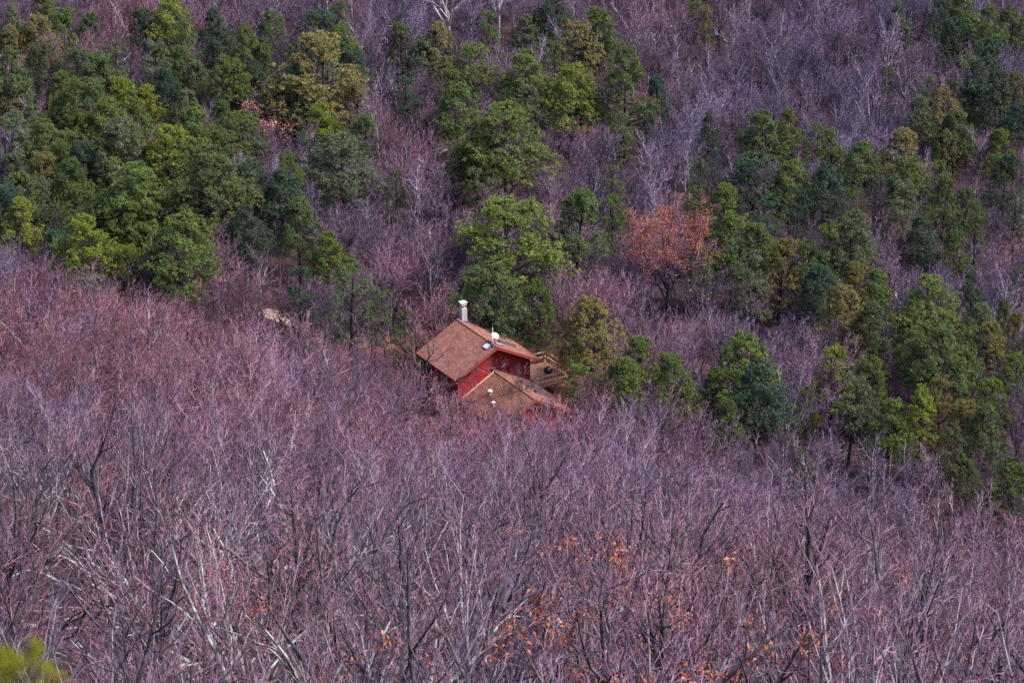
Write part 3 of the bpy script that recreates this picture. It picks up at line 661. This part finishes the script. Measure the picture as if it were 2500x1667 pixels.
snag(713, 2330, 225, 330, .15, 'leaning bleached dead tree with stub branches near the right edge', .2)
snag(714, 2165, 90, 215, .12, 'long thin leaning dead pole high on the right slope', -.22)
snag(715, 865, 268, 330, .10, 'short white dead stem beside the upper left pines', .15)
snag(716, 140, 415, 530, .12, 'white birch-like stem between the left pines', .04)
snag(717, 180, 450, 530, .10, 'smaller crooked white stem beside the birch-like stem on the left', -.1)
snag(718, 1960, 230, 300, .13, 'forked pale dead tree alone above the right hand pine belt', .05)

# bare trees: first the ones that stand at the cabin
def bare_at(x, y, proto, sc, rz, label=None, group=None, name='bare_tree', tilt=0.0):
    o = plant(name, [('trunk', proto[0]), ('crown', proto[1])] + ([(proto[2].name.split('.')[0], proto[2])] if len(proto[2].polygons) else []), (x, y, float(ground(x, y)) - .05), rz, (sc, sc, sc), tilt)
    if label: tag(o, label, 'bare tree', group)
    return o
def cabin_clear(x, y, top):
    px, py, _ = project(x, y, top)
    if y > 300: return True
    if 1090 < px < 1345: return py > (985 + rng.uniform(0, 30) if rng.random() < .7 else 945 + rng.uniform(0, 30))
    if 1345 <= px < 1420: return py > 930
    if 905 < px < 1090 and rng.random() < .6: return py > 950 + (px - 920) * .7
    if 985 < px <= 1090: return py > 850 + (px - 1000) * .72
    return True
def inside(x, y):
    dx, dy = x - HX, y - HY; u = UA[0] * dx + UA[1] * dy; w = WA[0] * dx + WA[1] * dy
    if -2.5 < u < 15.5 and -5.5 < w < 6: return True
    if 0 < u < 14 and 6 <= w < 12: return True
    px, py, _ = project(x, y, float(ground(x, y)))
    if abs(px - 690) < 75 and abs(py - 775) < 32: return True
    return False
def custom(seed, px, py, H, habit, lean, label, ytop=None, thick=1.0, bark='bark'):
    w, t, l = bare_tree(seed, H, False, habit, stray=0, lean=lean, thick=thick, sparse=True)
    V = np.concatenate(t.V); hgt = np.percentile(V[:, 2], 99.7); x, y = gpt(px, py); sc = 1.0
    if ytop:
        dd = project(x, y, 2)[2]; sc = (py - ytop) * dd / FPX / math.cos(PITCH) / hgt
    bare_at(x, y, (w.mesh('trunk', [M[bark]], smooth=True), t.mesh('crown', [M['twig']]), mesh_from('leaves', np.zeros((0, 3)), np.zeros((0, 4), int), [])), sc, 0.0, label)
custom(801, 985, 1015, 9, 'gnarl', (.42, .05), 'dark leaning bare tree whose branches cross the left slope of the cabin roof', 775, 1.35)
custom(802, 915, 985, 9, 'vase', (.05, 0), 'dark upright bare tree left of the cabin beside the clay path', 770)
custom(803, 840, 900, 9, 'vase', (0, 0), 'silvery forked bare tree at the left edge of the cabin clearing', 735, 1.3, 'silver_bark')
custom(804, 1228, 1045, 8, 'vase', (0, 0), 'reddish sapling in front of the dark recess of the gable wall', 868, .6)
custom(805, 1275, 1050, 8, 'tall', (0, 0), 'slim sapling crossing the dark panels of the lower wing roof', 880, .6)

cand = []
y = 62.0
while y < 545:
    sp = 5.0 if y < 165 else (3.9 if y < 290 else 3.0)
    x = -(.158 * y + 7)
    while x < .158 * y + 7:
        cand.append((x + rng.uniform(-.45, .45) * sp, y + rng.uniform(-.45, .45) * sp)); x += sp
    y += sp * .95
PS = np.array(pine_spots)
near, far = [], []
rows = []
for (x, y) in cand:
    if inside(x, y): continue
    dd = np.hypot(PS[:, 0] - x, PS[:, 1] - y)
    if y > 240 and np.any(dd < PS[:, 2] * .22 + .6): continue
    h = float(np.clip(rng.normal(8.6 if y < 285 else 7.8, 1.2), 5.0, 11.0))
    if y < 285: h *= .95 if y > 175 else 1.12
    ok = False
    for tr in range(6):
        if cabin_clear(x, y, float(ground(x, y)) + h): ok = True; break
        h *= .8
    if not ok or h < 2.2: continue
    # a pine's crown in front of which this tree would stand stays visible
    if y > 240:
        behind = (PS[:, 1] > y) & (PS[:, 1] - y < np.where(PS[:, 3] < 3.7, 13, 9)) & (np.abs(PS[:, 0] - x) < PS[:, 2] * .45)
        if behind.any(): h = min(h, PS[behind, 3].min())
    rows.append((x, y, h))
rows.sort(key=lambda q: q[1])
GRP = 'leafless trees crowding the near slope'
def zone(x, y):
    px, py, _ = project(x, y, float(ground(x, y)) + 8)
    c = 'left' if px < 850 else ('middle' if px < 1650 else 'right')
    return c, ('along the bottom of the photo' if py > 1420 else 'a little above the bottom edge')
special = {'l': [], 'r': []}
LICHEN_PX = [(450, 1180), (720, 1120), (300, 1430), (520, 1450), (760, 1400), (200, 1120), (560, 1090), (380, 1130), (640, 1200), (480, 1290), (700, 1270), (600, 1390), (330, 1330), (250, 1220)]
RUST_PX = [(1290, 1330), (1480, 1450), (1600, 1590), (2300, 1600), (1430, 1230), (1540, 1330), (1370, 1370), (1660, 1350), (860, 1530), (1360, 1560), (1430, 1640), (560, 1500), (1770, 1350), (1850, 1420), (2230, 1360), (2050, 1640), (1100, 1560), (2440, 1480)]
tops = [project(x, y, float(ground(x, y)) + h) for x, y, h in rows]
used = {}
for key, lst in (('l', LICHEN_PX), ('r', RUST_PX)):
    for (px, py) in lst:
        dmin, bi = min(((tops[i][0] - px) ** 2 + (tops[i][1] - py) ** 2, i) for i in range(len(rows)) if i not in used and rows[i][1] < 285)
        used[bi] = key
n_ind = 0
for i, (x, y, h) in enumerate(rows):
    if i in used:
        L_ = LICHEN if used[i] == 'l' else RUSTY; p = L_[i % len(L_)]
        o = bare_at(x, y, p, h * (1.22 if used[i] == 'l' else 1.1) / p[3], rng.uniform(-.6, .6) if used[i] == 'l' else rng.uniform(0, 6.28)); special[used[i]].append((tops[i][0], o)); n_ind += 1
    elif n_ind < 292:
        p = NEAR_BARE[int(rng.integers(len(NEAR_BARE)))]; c, v = zone(x, y)
        bare_at(x, y, p, h / p[3] * rng.uniform(.95, 1.1), rng.uniform(0, 6.28), 'leafless purple-grey tree in the crowded bare canopy %s, %s third' % (v, c), '%s, %s third, %s' % (GRP, c, v), tilt=rng.normal(0, .05)); n_ind += 1
    else:
        far.append((x, y, h))
for key, txt, gp in (('l', 'gnarled bare oak with pale lichened limbs on the lower left slope', 'lichened oaks on the lower left slope'),
                     ('r', 'bare oak with clusters of dead rust leaves on the near slope', 'oaks with dead leaf clusters on the near slope')):
    L_ = sorted(special[key], key=lambda q: q[0]); n = len(L_)
    for i, (px, o) in enumerate(L_):
        w = ORD[i] if i < (n + 1) // 2 else ('rightmost' if i == n - 1 else ORD[n - 1 - i].replace('left', 'right'))
        tag(o, txt + ', ' + w, 'bare tree', gp)
print('bare individuals', n_ind, 'stuff', len(far), 'pines', len(pine_spots))

# the rest of the leafless wood, too many to stand one by one
def woodland(pts):
    n = len(pts); A = np.array(pts); me = bpy.data.meshes.new('bare_woodland'); me.vertices.add(n)
    gz = ground(A[:, 0], A[:, 1]) - .05
    me.vertices.foreach_set('co', np.stack([A[:, 0], A[:, 1], gz], -1).astype(np.float32).ravel())
    idx = np.where((A[:, 1] > 320) & (rng.random(n) < .5), rng.choice([1, 3], n), rng.integers(0, len(FAR_H), n)); sc = A[:, 2] / np.array(FAR_H)[idx]
    for nm, ty, v in (('turn', 'FLOAT', rng.uniform(0, 6.28, n)), ('size', 'FLOAT', sc), ('pick', 'INT', idx)):
        a = me.attributes.new(nm, ty, 'POINT'); a.data.foreach_set('value', v.astype(np.float32 if ty == 'FLOAT' else np.int32))
    o = new('bare_woodland', me); tag(o, 'far leafless purple-grey woodland filling the valley between the pines', 'woodland', None, 'stuff')
    ng = bpy.data.node_groups.new('woodland', 'GeometryNodeTree')
    ng.interface.new_socket('Geometry', in_out='INPUT', socket_type='NodeSocketGeometry'); ng.interface.new_socket('Geometry', in_out='OUTPUT', socket_type='NodeSocketGeometry')
    N, L = ng.nodes, ng.links; gi = N.new('NodeGroupInput'); go = N.new('NodeGroupOutput'); ip = N.new('GeometryNodeInstanceOnPoints'); ci = N.new('GeometryNodeCollectionInfo')
    ci.inputs['Collection'].default_value = stock; ci.inputs['Separate Children'].default_value = True; ci.inputs['Reset Children'].default_value = True
    def attr(nm, ty):
        q = N.new('GeometryNodeInputNamedAttribute'); q.data_type = ty; q.inputs['Name'].default_value = nm; return q.outputs['Attribute']
    cx = N.new('ShaderNodeCombineXYZ'); L.new(attr('turn', 'FLOAT'), cx.inputs[2])
    ip.inputs['Pick Instance'].default_value = True
    L.new(gi.outputs[0], ip.inputs['Points']); L.new(ci.outputs[0], ip.inputs['Instance']); L.new(attr('pick', 'INT'), ip.inputs['Instance Index'])
    L.new(cx.outputs[0], ip.inputs['Rotation']); L.new(attr('size', 'FLOAT'), ip.inputs['Scale']); L.new(ip.outputs[0], go.inputs[0])
    md = o.modifiers.new('woodland', 'NODES'); md.node_group = ng
woodland(far)
